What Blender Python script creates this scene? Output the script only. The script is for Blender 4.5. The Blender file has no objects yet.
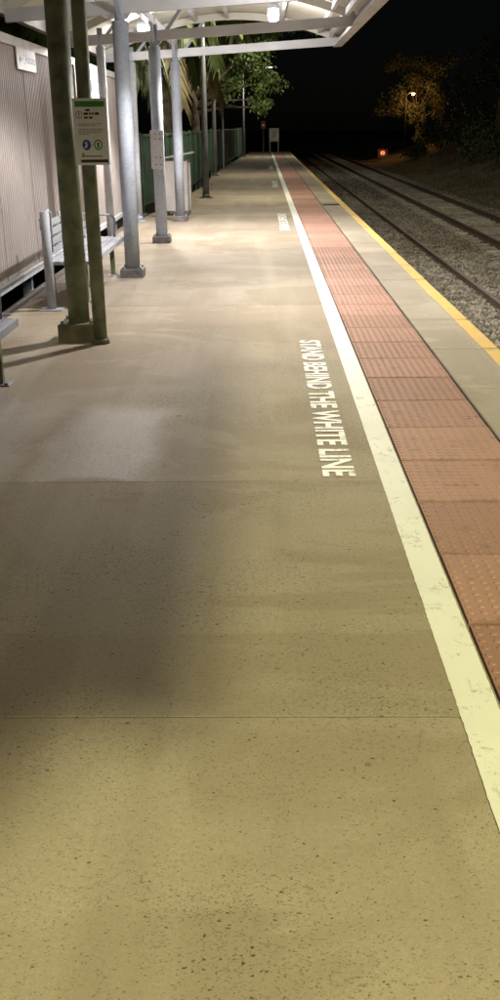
import bpy, bmesh, math, random
from mathutils import Vector, Matrix
random.seed(7)
R = math.radians
scene = bpy.context.scene
C = scene.collection

# ------------------------------------------------------------------ camera
def make_camera():
    cd = bpy.data.cameras.new('camera'); cam = bpy.data.objects.new('camera', cd); C.objects.link(cam)
    pitch, yaw, roll = R(21.26), R(.883), R(-.616)
    f = Vector((-math.sin(yaw)*math.cos(pitch), math.cos(yaw)*math.cos(pitch), -math.sin(pitch)))
    r0 = Vector((math.cos(yaw), math.sin(yaw), 0)); u0 = r0.cross(f)
    r = math.cos(roll)*r0 + math.sin(roll)*u0
    u = -math.sin(roll)*r0 + math.cos(roll)*u0
    m = Matrix((r, u, -f)).transposed().to_4x4(); m.translation = (0, 0, 1.67)
    cam.matrix_world = m
    cd.sensor_fit = 'VERTICAL'; cd.sensor_height = 36; cd.lens = 36*.962
    cd.clip_start = .05; cd.clip_end = 1500
    scene.camera = cam
make_camera()

# ------------------------------------------------------------------ night sky, moon, exposure
w = bpy.data.worlds.new('World'); scene.world = w; w.use_nodes = True
nt = w.node_tree
sky = nt.nodes.new('ShaderNodeTexSky'); sky.sky_type = 'NISHITA'; sky.sun_disc = False
sky.sun_elevation = R(28); sky.sun_rotation = R(200)
nt.links.new(sky.outputs[0], nt.nodes['Background'].inputs[0])
nt.nodes['Background'].inputs[1].default_value = .0003
moon = bpy.data.lights.new('moon', 'SUN'); moon.energy = .004; moon.angle = R(.5); moon.color = (.8, .88, 1)
mo = bpy.data.objects.new('moon', moon); C.objects.link(mo); mo.rotation_euler = (R(62), 0, R(-20))
scene.view_settings.view_transform = 'Standard'; scene.view_settings.look = 'None'
scene.view_settings.exposure = 0; scene.view_settings.gamma = 1
scene.cycles.use_denoising = True
scene.cycles.max_bounces = 6
scene.cycles.sample_clamp_indirect = 4

YELLOW = (.94, .905, .46)
WHITE = (1, .96, .915)
def lamp_light(name, kind, loc, power, color, radius=.1, aim=None, angle=120, blend=.6, parent=None):
    l = bpy.data.lights.new(name, kind); l.energy = power; l.color = color; l.shadow_soft_size = radius
    o = bpy.data.objects.new(name, l); C.objects.link(o); o.location = loc
    if kind == 'SPOT':
        l.spot_size = R(angle); l.spot_blend = blend
        d = Vector(aim) - Vector(loc); o.rotation_euler = d.to_track_quat('-Z', 'Y').to_euler()
    if parent: o.parent = parent; o.matrix_parent_inverse = parent.matrix_world.inverted()
    return o

# ------------------------------------------------------------------ materials
def mat(name, col, rough=.7, metal=0, var=.15, vscale=3, bump=.0, bscale=60, col2=None, emit=None, estr=0, rnd=0, spec=.5):
    m = bpy.data.materials.new(name); m.use_nodes = True
    n = m.node_tree.nodes; L = m.node_tree.links; b = n['Principled BSDF']
    b.inputs['Roughness'].default_value = rough; b.inputs['Metallic'].default_value = metal
    b.inputs['Specular IOR Level'].default_value = spec
    if emit:
        b.inputs['Base Color'].default_value = (*col, 1)
        b.inputs['Emission Color'].default_value = (*emit, 1); b.inputs['Emission Strength'].default_value = estr
        return m
    g = n.new('ShaderNodeNewGeometry')
    no = n.new('ShaderNodeTexNoise'); no.inputs['Scale'].default_value = vscale; no.inputs['Detail'].default_value = 6
    L.new(g.outputs['Position'], no.inputs['Vector'])
    rp = n.new('ShaderNodeValToRGB')
    c2 = col2 or tuple(c*(1-var*1.6) for c in col); c1 = tuple(min(1, c*(1+var)) for c in col)
    rp.color_ramp.elements[0].position = .33; rp.color_ramp.elements[0].color = (*c2, 1)
    rp.color_ramp.elements[1].position = .67; rp.color_ramp.elements[1].color = (*c1, 1)
    L.new(no.outputs['Fac'], rp.inputs['Fac'])
    out = rp.outputs[0]
    if rnd:
        oi = n.new('ShaderNodeObjectInfo'); mr = n.new('ShaderNodeMapRange')
        mr.inputs['To Min'].default_value = 1-rnd; mr.inputs['To Max'].default_value = 1+rnd
        L.new(oi.outputs['Random'], mr.inputs['Value'])
        mx = n.new('ShaderNodeVectorMath'); mx.operation = 'SCALE'
        L.new(out, mx.inputs[0]); L.new(mr.outputs[0], mx.inputs['Scale']); out = mx.outputs[0]
    L.new(out, b.inputs['Base Color'])
    if bump:
        nb = n.new('ShaderNodeTexNoise'); nb.inputs['Scale'].default_value = bscale; nb.inputs['Detail'].default_value = 4
        L.new(g.outputs['Position'], nb.inputs['Vector'])
        bp = n.new('ShaderNodeBump'); bp.inputs['Strength'].default_value = bump; bp.inputs['Distance'].default_value = .01
        L.new(nb.outputs['Fac'], bp.inputs['Height']); L.new(bp.outputs[0], b.inputs['Normal'])
    return m

class NT:
    """small helper for longer node trees"""
    def __init__(s, name):
        s.m = bpy.data.materials.new(name); s.m.use_nodes = True
        s.n = s.m.node_tree.nodes; s.l = s.m.node_tree.links; s.b = s.n['Principled BSDF']
        s.pos = s.n.new('ShaderNodeNewGeometry').outputs['Position']
    def mapped(s, scale):
        v = s.n.new('ShaderNodeVectorMath'); v.operation = 'MULTIPLY'; v.inputs[1].default_value = scale
        s.l.new(s.pos, v.inputs[0]); return v.outputs[0]
    def noise(s, scale, detail=5, rough=.55, vec=None, dist=0):
        t = s.n.new('ShaderNodeTexNoise'); t.inputs['Scale'].default_value = scale; t.inputs['Detail'].default_value = detail
        t.inputs['Roughness'].default_value = rough; t.inputs['Distortion'].default_value = dist
        s.l.new(vec or s.pos, t.inputs['Vector']); return t.outputs['Fac']
    def ramp(s, v, a, b, lo=0, hi=1):
        t = s.n.new('ShaderNodeMapRange'); t.interpolation_type = 'SMOOTHSTEP'
        t.inputs['From Min'].default_value = a; t.inputs['From Max'].default_value = b
        t.inputs['To Min'].default_value = lo; t.inputs['To Max'].default_value = hi
        s.l.new(v, t.inputs['Value']); return t.outputs[0]
    def math(s, op, a, b):
        t = s.n.new('ShaderNodeMath'); t.operation = op
        for i, x in enumerate((a, b)):
            if isinstance(x, (int, float)): t.inputs[i].default_value = x
            else: s.l.new(x, t.inputs[i])
        return t.outputs[0]
    def mix(s, f, a, b, mode='MIX'):
        t = s.n.new('ShaderNodeMix'); t.data_type = 'RGBA'; t.blend_type = mode
        if isinstance(f, (int, float)): t.inputs[0].default_value = f
        else: s.l.new(f, t.inputs[0])
        for i, x in ((6, a), (7, b)):
            if isinstance(x, tuple): t.inputs[i].default_value = (*x, 1)
            else: s.l.new(x, t.inputs[i])
        return t.outputs[2]
    def voro(s, scale, feature='F1', vec=None):
        t = s.n.new('ShaderNodeTexVoronoi'); t.inputs['Scale'].default_value = scale; t.feature = feature
        s.l.new(vec or s.pos, t.inputs['Vector']); return t
    def rnd(s): return s.n.new('ShaderNodeObjectInfo').outputs['Random']
    def bump(s, h, strength, dist=.01):
        t = s.n.new('ShaderNodeBump'); t.inputs['Strength'].default_value = strength; t.inputs['Distance'].default_value = dist
        s.l.new(h, t.inputs['Height']); s.l.new(t.outputs[0], s.b.inputs['Normal'])
    def done(s, col, rough=.8):
        s.l.new(col, s.b.inputs['Base Color'])
        if isinstance(rough, (int, float)): s.b.inputs['Roughness'].default_value = rough
        else: s.l.new(rough, s.b.inputs['Roughness'])
        return s.m

def concrete(name, a, b, pit=1.0, patch=False):
    t = NT(name)
    big = t.noise(.55, 4, .6, dist=.6); mid = t.noise(3.2, 6, .65); fine = t.noise(55, 4, .7)
    col = t.mix(t.ramp(big, .32, .68), a, b)
    col = t.mix(t.ramp(mid, .40, .80, 0, .26), col, tuple(x*.68 for x in a))
    # long stains along the platform
    st = t.noise(1.0, 5, .6, vec=t.mapped((2.6, .35, 1)))
    col = t.mix(t.ramp(st, .46, .66, 0, .5), col, (a[0]*.6, a[1]*.58, a[2]*.55))
    # broad wet-looking tide marks across the slabs, and a paler worn walking track
    tm = t.noise(1.0, 6, .6, vec=t.mapped((.45, .8, 1)), dist=1.2)
    col = t.mix(t.ramp(tm, .47, .535, 0, .8), col, (a[0]*.68, a[1]*.65, a[2]*.6))
    wk = t.noise(1.0, 4, .5, vec=t.mapped((1.9, .12, 1)))
    col = t.mix(t.ramp(wk, .50, .62, 0, .42), col, (.42, .37, .29))
    col = t.mix(t.ramp(t.noise(170, 3, .8), .38, .66, 0, .42), col, tuple(x*.62 for x in b))
    col = t.mix(t.ramp(fine, .3, .7, 0, .35), col, tuple(x*.72 for x in b))
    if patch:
        # smoother area, rough edged; grey lamp sheen also painted into its colour
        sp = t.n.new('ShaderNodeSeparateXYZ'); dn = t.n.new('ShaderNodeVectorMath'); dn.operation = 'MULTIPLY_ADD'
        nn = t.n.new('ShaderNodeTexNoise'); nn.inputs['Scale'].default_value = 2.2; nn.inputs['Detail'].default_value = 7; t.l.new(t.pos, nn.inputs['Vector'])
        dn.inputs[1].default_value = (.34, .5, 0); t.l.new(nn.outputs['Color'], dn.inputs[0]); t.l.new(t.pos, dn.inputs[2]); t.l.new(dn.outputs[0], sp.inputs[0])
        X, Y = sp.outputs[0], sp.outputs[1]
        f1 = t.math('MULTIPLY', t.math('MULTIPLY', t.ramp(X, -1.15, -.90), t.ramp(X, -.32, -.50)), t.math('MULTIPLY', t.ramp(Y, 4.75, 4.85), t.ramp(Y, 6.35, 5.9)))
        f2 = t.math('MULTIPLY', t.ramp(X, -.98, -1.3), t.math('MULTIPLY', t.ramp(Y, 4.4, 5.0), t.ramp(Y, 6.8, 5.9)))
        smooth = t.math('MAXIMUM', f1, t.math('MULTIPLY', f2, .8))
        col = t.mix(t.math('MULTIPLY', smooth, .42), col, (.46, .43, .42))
    # small dark pits, more of them in some places
    wn = t.n.new('ShaderNodeTexNoise'); wn.inputs['Scale'].default_value = 130; t.l.new(t.pos, wn.inputs['Vector'])
    wv = t.n.new('ShaderNodeVectorMath'); wv.operation = 'MULTIPLY_ADD'; wv.inputs[1].default_value = (.012, .012, 0)
    t.l.new(wn.outputs['Color'], wv.inputs[0]); t.l.new(t.mapped((.62, 1.0, 1)), wv.inputs[2])
    v = t.voro(92, vec=wv.outputs[0])
    sep = t.n.new('ShaderNodeSeparateColor'); t.l.new(v.outputs['Color'], sep.inputs[0])
    dens = t.ramp(t.noise(1.1, 4), .42, .66, .93, .30)
    on = t.math('GREATER_THAN', sep.outputs[0], dens)
    size = t.math('MULTIPLY', sep.outputs[1], .30)
    hole = t.math('LESS_THAN', v.outputs['Distance'], size)
    pits = t.math('MULTIPLY', on, hole)
    v2 = t.voro(210, vec=wv.outputs[0]); hole2 = t.math('LESS_THAN', v2.outputs['Distance'], .36)
    sep2 = t.n.new('ShaderNodeSeparateColor'); t.l.new(v2.outputs['Color'], sep2.inputs[0])
    pits2 = t.math('MULTIPLY', hole2, t.math('GREATER_THAN', sep2.outputs[0], t.math('SUBTRACT', dens, .1)))
    col = t.mix(t.math('MULTIPLY', pits, .9*pit), col, (.045, .036, .026))
    col = t.mix(t.math('MULTIPLY', pits2, .55*pit), col, (.07, .055, .04))
    # worn spots, gum and drips
    g = t.voro(2.6); sg = t.n.new('ShaderNodeSeparateColor'); t.l.new(g.outputs['Color'], sg.inputs[0])
    gum = t.math('MULTIPLY', t.math('LESS_THAN', g.outputs['Distance'], t.math('MULTIPLY', sg.outputs[1], .05)), t.math('GREATER_THAN', sg.outputs[0], .3))
    col = t.mix(t.math('MULTIPLY', gum, .55), col, (.09, .075, .06))
    sl = t.ramp(t.rnd(), 0, 1, .92, 1.08)
    sc = t.n.new('ShaderNodeVectorMath'); sc.operation = 'SCALE'; t.l.new(col, sc.inputs[0]); t.l.new(sl, sc.inputs['Scale'])
    h = t.math('SUBTRACT', t.math('MULTIPLY', fine, .35), t.math('MULTIPLY', t.math('MAXIMUM', pits, pits2), 1.0))
    t.bump(h, .55, .004)
    rg = t.ramp(fine, .3, .7, .80, .95)
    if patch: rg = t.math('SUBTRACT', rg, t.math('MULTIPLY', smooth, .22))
    return t.done(sc.outputs[0], rg)

M = {}
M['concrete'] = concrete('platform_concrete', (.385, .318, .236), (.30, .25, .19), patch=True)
M['coping'] = concrete('coping_concrete', (.39, .335, .26), (.33, .285, .22), .5)
M['concrete_body'] = mat('platform_body', (.06, .052, .042), .95, var=.2, bump=.3)

def paint(name, col, under, worn=.62):
    t = NT(name)
    n1 = t.noise(7, 8, .72); n2 = t.noise(90, 3, .7)
    f = t.ramp(t.math('ADD', t.math('MULTIPLY', n1, .7), t.math('MULTIPLY', n2, .3)), worn-.05, worn+.05)
    d = t.ramp(t.noise(2.1, 5, .6), .35, .7, 0, .35)
    c = t.mix(d, col, tuple(x*.72 for x in col))
    sc = t.noise(1.0, 5, .7, vec=t.mapped((22, 5, 1)))
    c = t.mix(t.ramp(sc, .60, .70, 0, .5), c, tuple(x*.42 for x in col)); c = t.mix(f, c, under)
    t.bump(n2, .35, .003)
    return t.done(c, .6)
M['white_paint'] = paint('white_line_paint', (.72, .71, .66), (.33, .29, .22), .60)
M['letter_paint'] = paint('lettering_paint', (.80, .79, .76), (.33, .29, .22), .555)
M['yellow_paint'] = paint('yellow_edge_paint', (.64, .42, .13), (.38, .30, .18), .57)

def tactile():
    t = NT('tactile_terracotta')
    n1 = t.noise(2.4, 5, .6); n2 = t.noise(70, 3)
    c = t.mix(t.ramp(t.rnd(), 0, 1), (.41, .23, .175), (.28, .15, .11))
    c = t.mix(t.ramp(n1, .42, .72, 0, .5), c, (.27, .155, .115))
    c = t.mix(t.ramp(n2, .45, .7, 0, .3), c, (.42, .25, .19))
    c = t.mix(t.ramp(t.noise(7, 6, .7), .54, .68, 0, .6), c, (.14, .08, .055))
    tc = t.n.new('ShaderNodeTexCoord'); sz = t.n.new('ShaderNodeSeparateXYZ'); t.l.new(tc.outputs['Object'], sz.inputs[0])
    dome = t.ramp(sz.outputs[2], .001, .006)      # darker between the domes than on their tops
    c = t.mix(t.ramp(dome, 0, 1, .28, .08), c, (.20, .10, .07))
    edge = t.math('MAXIMUM', t.ramp(sz.outputs[1], .03, .008), t.ramp(sz.outputs[1], .57, .592))
    c = t.mix(t.math('MULTIPLY', edge, t.ramp(t.noise(6, 4), .35, .65, .0, .5)), c, (.12, .065, .045))
    t.bump(n2, .25, .003)
    return t.done(c, .72)
M['tactile'] = tactile()

def galv(name, a, b, rough=.72):
    t = NT(name)
    v = t.voro(38); n1 = t.noise(4, 5)
    sp = t.n.new('ShaderNodeSeparateColor'); t.l.new(v.outputs['Color'], sp.inputs[0])
    c = t.mix(t.ramp(n1, .35, .65), a, b)
    c = t.mix(t.math('MULTIPLY', sp.outputs[0], .22), c, tuple(min(1, x*1.5) for x in a))
    c = t.mix(t.ramp(t.noise(11, 6, .7), .6, .75, 0, .5), c, (.14, .12, .10))
    t.b.inputs['Metallic'].default_value = .12
    return t.done(c, rough)
M['galv'] = galv('galvanised_steel', (.37, .40, .47), (.30, .33, .39))
M['bench_steel'] = galv('bench_steel', (.34, .355, .39), (.26, .27, .30))
M['pole_dark'] = mat('dark_grey_pole', (.15, .15, .16), .6, .2, .15, 5)
M['galv_light'] = galv('galvanised_light', (.50, .51, .54), (.42, .43, .46))
M['green_steel'] = mat('weathered_green_steel', (.15, .165, .095), .6, .1, .3, 7, .15, 90)
M['brown_block'] = mat('footing_block', (.10, .085, .05), .7, .1, .25, 9, .3, 70)
M['grey_block'] = mat('grey_footing_block', (.13, .12, .115), .7, .2, .25, 9, .3, 70)
M['roof_under'] = mat('roof_underside', (.60, .59, .53), .55, .1, .07, 1.2, .05, 30)
M['beam'] = mat('painted_beam', (.52, .525, .56), .5, .15, .08, 2.5, .05, 40)
M['fascia'] = mat('fascia_paint', (.56, .54, .50), .55, .1, .1, 2, .05, 40)
M['dark'] = mat('dark_recess', (.012, .011, .010), .95)
M['kerb'] = mat('rear_kerb', (.12, .10, .085), .9, var=.25, vscale=8, bump=.4)
M['bolt'] = mat('bolt_steel', (.22, .21, .2), .4, .8)

def cladding():
    t = NT('wall_cladding')
    c = t.mix(t.ramp(t.noise(1.2, 5), .35, .65), (.42, .37, .355), (.36, .32, .305))
    st = t.noise(1, 6, .65, vec=t.mapped((1, 9, .8)))
    c = t.mix(t.ramp(st, .50, .72, 0, .45), c, (.25, .20, .175))
    c = t.mix(t.ramp(t.rnd(), 0, 1, 0, .18), c, (.30, .25, .23))
    t.b.inputs['Metallic'].default_value = .1
    return t.done(c, .55)
M['cladding'] = cladding()
M['cap'] = mat('wall_cap', (.62, .61, .60), .5, .1, .1, 3)
M['fence_green'] = mat('fence_green', (.075, .135, .095), .6, .1, .25, 2.5, rnd=.12)
M['bin_body'] = mat('bin_panel', (.50, .46, .44), .6, .1, .12, 4)
M['bin_frame'] = mat('bin_frame', (.17, .14, .13), .6, .2, .15, 4)
M['bin_lid'] = mat('bin_lid', (.42, .42, .42), .45, .4, .12, 4)
M['rail_side'] = mat('rusty_rail', (.085, .055, .038), .8, .4, .3, 6, .3, 50)
M['rail_head'] = mat('polished_rail_head', (.30, .27, .23), .55, .7, .1, 6)
M['sleeper'] = mat('concrete_sleeper', (.28, .255, .21), .9, 0, .25, 3, .4, 50, rnd=.2)
M['sleeper_dark'] = mat('stained_sleeper', (.10, .08, .06), .9, 0, .3, 4, .5, 50, rnd=.25)
M['frond'] = mat('palm_frond', (.12, .155, .045), .5, 0, .35, 2)
M['frond_dry'] = mat('palm_frond_dry', (.19, .15, .07), .7, 0, .3, 2)
M['leaf'] = mat('tree_leaf', (.088, .13, .03), .55, 0, .45, 1.5)
M['leaf_dark'] = mat('shrub_leaf', (.045, .06, .02), .6, 0, .4, 1.5)
M['leaf_gum'] = mat('gum_leaf', (.10, .10, .045), .6, 0, .35, 1.5)
M['bark'] = mat('bark', (.15, .11, .075), .95, 0, .35, 6, .6, 25)
M['soil'] = mat('dry_soil', (.16, .135, .085), .95, 0, .35, .8, .6, 6)
M['grass'] = mat('dry_grass', (.15, .135, .06), .8, 0, .35, 1)
M['sign_white'] = mat('sign_white', (.80, .80, .80), .45, 0, .06, 6)
M['sign_dull'] = mat('sign_dull', (.40, .39, .34), .6, 0, .2, 4)  # greyer and duller than the other sign boards
M['sign_green'] = mat('sign_green', (.05, .22, .04), .45, 0, .08, 6)
M['sign_black'] = mat('sign_black', (.02, .02, .02), .45)
M['sign_blue'] = mat('sign_blue', (.02, .06, .25), .45)
M['sign_grey'] = mat('sign_print', (.22, .22, .22), .5)
M['sign_gold'] = mat('sign_gold', (.40, .30, .06), .5)
M['lens_white'] = mat('lamp_lens', (.9, .9, .9), .3, emit=WHITE, estr=14)
M['lens_soft'] = mat('bulb_lens', (.9, .9, .9), .3, emit=WHITE, estr=9)
M['lens_yellow'] = mat('yellow_lamp_lens', (.9, .8, .5), .3, emit=YELLOW, estr=14)
M['lens_orange'] = mat('sodium_lens', (.9, .6, .3), .3, emit=(1, .62, .25), estr=14)
M['lens_dim'] = mat('dim_marker_lens', (.6, .25, .12), .3, emit=(1, .38, .16), estr=.9)
M['lens_red'] = mat('red_lens', (.5, .03, .02), .3, emit=(1, .06, .02), estr=.15)
M['red_board'] = mat('red_board', (.22, .035, .02), .5, 0, .1, 6)

def ballast_mat(name, k=1.0):
    t = NT(name)
    v = t.voro(16); s = t.n.new('ShaderNodeSeparateColor'); t.l.new(v.outputs['Color'], s.inputs[0])
    c = t.mix(s.outputs[0], (.085*k, .075*k, .06*k), (.27*k, .245*k, .20*k))
    c = t.mix(t.ramp(t.noise(.7, 5), .4, .68, 0, .6), c, (.075*k, .06*k, .042*k))
    h = t.math('SUBTRACT', 1.0, v.outputs['Distance'])
    t.bump(h, 1.0, .05)
    return t.done(c, .9)
M['ballast_bed'] = ballast_mat('ballast_bed')
def stone_mat():
    t = NT('ballast_stone')
    v = t.voro(9); s = t.n.new('ShaderNodeSeparateColor'); t.l.new(v.outputs['Color'], s.inputs[0])
    c = t.mix(s.outputs[0], (.09, .08, .066), (.29, .26, .215))
    c = t.mix(t.ramp(t.noise(.6, 5), .45, .7, 0, .6), c, (.075, .055, .036))
    return t.done(c, .85)
M['stone'] = stone_mat()

# ------------------------------------------------------------------ mesh helpers
class MB:
    def __init__(s): s.v = []; s.f = []; s.sm = []
    def add(s, vs, fs, smooth=False):
        o = len(s.v); s.v += [tuple(v) for v in vs]; s.f += [tuple(i+o for i in f) for f in fs]; s.sm += [smooth]*len(fs); return s
    def box(s, x0, x1, y0, y1, z0, z1, bev=0):
        if bev:
            a = bev
            vs = []
            for z, i in ((z0, 0), (z1-a, 0), (z1, a)):
                vs += [(x0+i, y0+i, z), (x1-i, y0+i, z), (x1-i, y1-i, z), (x0+i, y1-i, z)]
            fs = [(3, 2, 1, 0), (8, 9, 10, 11)]
            for k in (0, 4):
                for i in range(4): j = (i+1) % 4; fs.append((k+i, k+j, k+4+j, k+4+i))
            return s.add(vs, fs)
        vs = [(x, y, z) for z in (z0, z1) for x, y in ((x0, y0), (x1, y0), (x1, y1), (x0, y1))]
        return s.add(vs, [(3, 2, 1, 0), (4, 5, 6, 7), (0, 1, 5, 4), (1, 2, 6, 5), (2, 3, 7, 6), (3, 0, 4, 7)])
    def tube(s, pts, r, n=12, cap=True):
        pts = [Vector(p) for p in pts]; rs = r if isinstance(r, (list, tuple)) else [r]*len(pts)
        vs = []; prev = None
        for i, p in enumerate(pts):
            if i == 0: d = pts[1]-p
            elif i == len(pts)-1: d = p-pts[i-1]
            else: d = (pts[i+1]-p).normalized()+(p-pts[i-1]).normalized()
            d.normalize()
            a = Vector((0, 0, 1)) if abs(d.z) < .95 else Vector((1, 0, 0))
            if prev is not None: a = prev
            e1 = (a - d*a.dot(d)).normalized(); e2 = d.cross(e1); prev = e1
            for k in range(n):
                t = 2*math.pi*k/n; vs.append(p + rs[i]*(math.cos(t)*e1 + math.sin(t)*e2))
        fs = []
        for i in range(len(pts)-1):
            for k in range(n):
                j = (k+1) % n; fs.append((i*n+k, i*n+j, (i+1)*n+j, (i+1)*n+k))
        s.add(vs, fs, True)
        if cap:
            o = len(s.v)-len(vs)
            s.f += [tuple(o+k for k in reversed(range(n))), tuple(o+(len(pts)-1)*n+k for k in range(n))]; s.sm += [False, False]
        return s
    def beam(s, a, b, w, h):
        """rectangular bar from a to b, width w sideways, height h"""
        a, b = Vector(a), Vector(b); d = (b-a).normalized()
        side = d.cross(Vector((0, 0, 1)))
        side = side.normalized() if side.length > 1e-4 else Vector((1, 0, 0))
        up = side.cross(d)
        vs = [p + sx*side*w/2 + sz*up*h/2 for p in (a, b) for sx, sz in ((-1, -1), (1, -1), (1, 1), (-1, 1))]
        return s.add(vs, [(3, 2, 1, 0), (4, 5, 6, 7), (0, 1, 5, 4), (1, 2, 6, 5), (2, 3, 7, 6), (3, 0, 4, 7)])
    def disc(s, c, r, n, axis='z', sx=1, r0=0):
        c = Vector(c); vs = []
        def P(t, rr):
            a, b = rr*sx*math.cos(t), rr*math.sin(t)
            return c + (Vector((a, b, 0)) if axis == 'z' else Vector((a, 0, b)) if axis == 'y' else Vector((0, a, b)))
        T = [2*math.pi*k/n for k in range(n)]
        if r0:
            vs = [P(t, r) for t in T]+[P(t, r0) for t in T]
            return s.add(vs, [(k, (k+1) % n, n+(k+1) % n, n+k) for k in range(n)])
        return s.add([P(t, r) for t in T], [tuple(range(n))])
    def mesh(s, name, m):
        me = bpy.data.meshes.new(name); me.from_pydata(s.v, [], s.f); me.polygons.foreach_set('use_smooth', s.sm)
        me.materials.append(M[m]); me.update(); return me
    def build(s, name, m, parent=None, loc=None):
        return link(name, s.mesh(name, m), parent, loc)

def link(name, me, parent=None, loc=None, rz=0):
    o = bpy.data.objects.new(name, me); C.objects.link(o)
    if parent: o.parent = parent
    if loc: o.location = loc
    if rz: o.rotation_euler.z = rz
    return o
def tag(o, label=None, cat=None, group=None, kind=None):
    if label: o['label'] = label
    if cat: o['category'] = cat
    if group: o['group'] = group
    if kind: o['kind'] = kind
    return o
def thing(name, label, cat, loc=(0, 0, 0), rz=0, group=None):
    o = bpy.data.objects.new(name, None); C.objects.link(o); o.location = loc; o.rotation_euler.z = rz; o.empty_display_size = .2
    return tag(o, label, cat, group)
def copy_tree(o, parent=None):
    c = o.copy(); C.objects.link(c); c.parent = parent
    for ch in [q for q in o.children]: copy_tree(ch, c)
    return c

# ------------------------------------------------------------------ ground, track bed, embankment
g = MB().box(-400, 400, -150, 700, -2.2, -1.75).build('ground', 'soil'); tag(g, kind='structure')

def fence_x(y):
    P = [(-50, -2.5), (21.3, -2.5), (22, -2.5), (27, -1.92), (38, -1.95), (50, -1.62), (60, -1.25), (70, -.95)]
    for (a, xa), (b, xb) in zip(P, P[1:]):
        if a <= y <= b: return xa+(xb-xa)*(y-a)/(b-a)
    return -.95

def grid_sheet(name, m, x0, x1, y0, y1, nx, ny, zf, ypow=1):
    b = MB(); vs = []; fs = []
    for j in range(ny+1):
        y = y0+(y1-y0)*(j/ny)**ypow
        for i in range(nx+1):
            x = x0+(x1-x0)*i/nx; vs.append((x, y, zf(x, y)))
    for j in range(ny):
        for i in range(nx): a = j*(nx+1)+i; fs.append((a, a+1, a+nx+2, a+nx+1))
    b.add(vs, fs, True); return b.build(name, m)
from mathutils import noise as mn
def bed_z(x, y):
    # ballast shoulders: flat under the tracks, dip between and beside them
    d = min(abs(x-3.1), abs(x-6.6))
    z = (-1.20 if x < 4.85 else -1.245) - .12*max(0, min(1, (d-1.3)/.6))
    return z + .025*mn.noise((x*3, y*3, 0)) + .02*mn.noise((x*9, y*9, 3))
tag(grid_sheet('track_bed', 'ballast_bed', 1.6, 9.4, -20, 160, 52, 420, bed_z, 1.5), kind='structure')
def emb_z(x, y):
    t = max(0, min(1, (x-9)/7)); t = t*t*(3-2*t)
    return -1.45 + .1*min(1, max(0, x-8.9)) + 1.7*t + .10*mn.noise((x*.7, y*.5, 1)) + .05*mn.noise((x*2.5, y*2, 5))
tag(grid_sheet('embankment', 'soil', 8.7, 40, -30, 220, 60, 160, emb_z), kind='structure')

# loose ballast stones (real stones where they can be told apart)
def ballast():
    rnd = random.Random(3); b = MB()
    ico = bmesh.new(); bmesh.ops.create_icosphere(ico, subdivisions=1, radius=1)
    V = [v.co.copy() for v in ico.verts]; F = [tuple(v.index for v in f.verts) for f in ico.faces]; ico.free()
    oct_v = [Vector(p) for p in ((1, 0, 0), (0, 1, 0), (-1, 0, 0), (0, -1, 0), (0, 0, 1), (0, 0, -1))]
    oct_f = [(0, 1, 4), (1, 2, 4), (2, 3, 4), (3, 0, 4), (1, 0, 5), (2, 1, 5), (3, 2, 5), (0, 3, 5)]
    for n, (ya, yb), vv, ff, sz in ((19000, (11, 24), V, F, .028), (20000, (24, 42), oct_v, oct_f, .034), (8000, (42, 75), oct_v, oct_f, .045)):
        for _ in range(n):
            x = rnd.uniform(2.4, 8.7); y = rnd.uniform(ya, yb); s = sz*rnd.uniform(.6, 1.5)
            q = Matrix.Rotation(rnd.uniform(0, 6.3), 3, 'Z') @ Matrix.Rotation(rnd.uniform(0, 3), 3, 'X')
            k = (s*rnd.uniform(.7, 1.3), s*rnd.uniform(.7, 1.2), s*rnd.uniform(.55, .9))
            if abs(x-6.6) < 1.15 and rnd.random() < .75: continue
            p = Vector((x, y, bed_z(x, y)+s*.35))
            b.add([p + q @ Vector((v.x*k[0]*rnd.uniform(.8, 1.2), v.y*k[1], v.z*k[2])) for v in vv], ff)
    o = b.build('ballast', 'stone'); tag(o, 'loose grey crushed stone ballast spread between and under the rails', 'ballast', kind='stuff')
ballast()

# ------------------------------------------------------------------ railway tracks
RAIL_Z = -1.05
def track(cx, label, sm, group):
    t = thing('railway_track', label, 'railway track', (cx, 0, 0), group=group)
    prof = [(-.065, 0), (.065, 0), (.065, .012), (.012, .03), (.012, .11), (.034, .118), (.034, .15), (-.034, .15), (-.034, .118), (-.012, .11), (-.012, .03), (-.065, .012)]
    for sx in (-1, 1):
        b = MB(); n = len(prof)
        vs = [(sx*.76+px, y, RAIL_Z-.15+pz) for y in (-20, 155) for px, pz in prof]
        b.add(vs, [(i, (i+1) % n, n+(i+1) % n, n+i) for i in range(n)]+[tuple(range(n)), tuple(reversed(range(n, 2*n)))])
        r = b.build('rail', 'rail_side', t)
        MB().box(sx*.76-.03, sx*.76+.03, -20, 155, RAIL_Z+.0002, RAIL_Z+.004).build('rail_head', 'rail_head', r)
    me = MB().box(-1.2, 1.2, -.11, .11, -1.35, -1.192, .02).mesh('sleeper', sm)
    y = 9.0
    while y < 110:
        o = link('sleeper', me, t, (random.uniform(-.03, .03), y+random.uniform(-.02, .02), random.uniform(-.012, .006)), random.uniform(-.02, .02)); y += .68
    return t
track(3.1, 'railway track with dark stained sleepers running right beside the platform edge', 'sleeper_dark', 'tracks')
track(6.6, 'railway track with pale sleepers next to the grassy embankment', 'sleeper', 'tracks')

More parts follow.
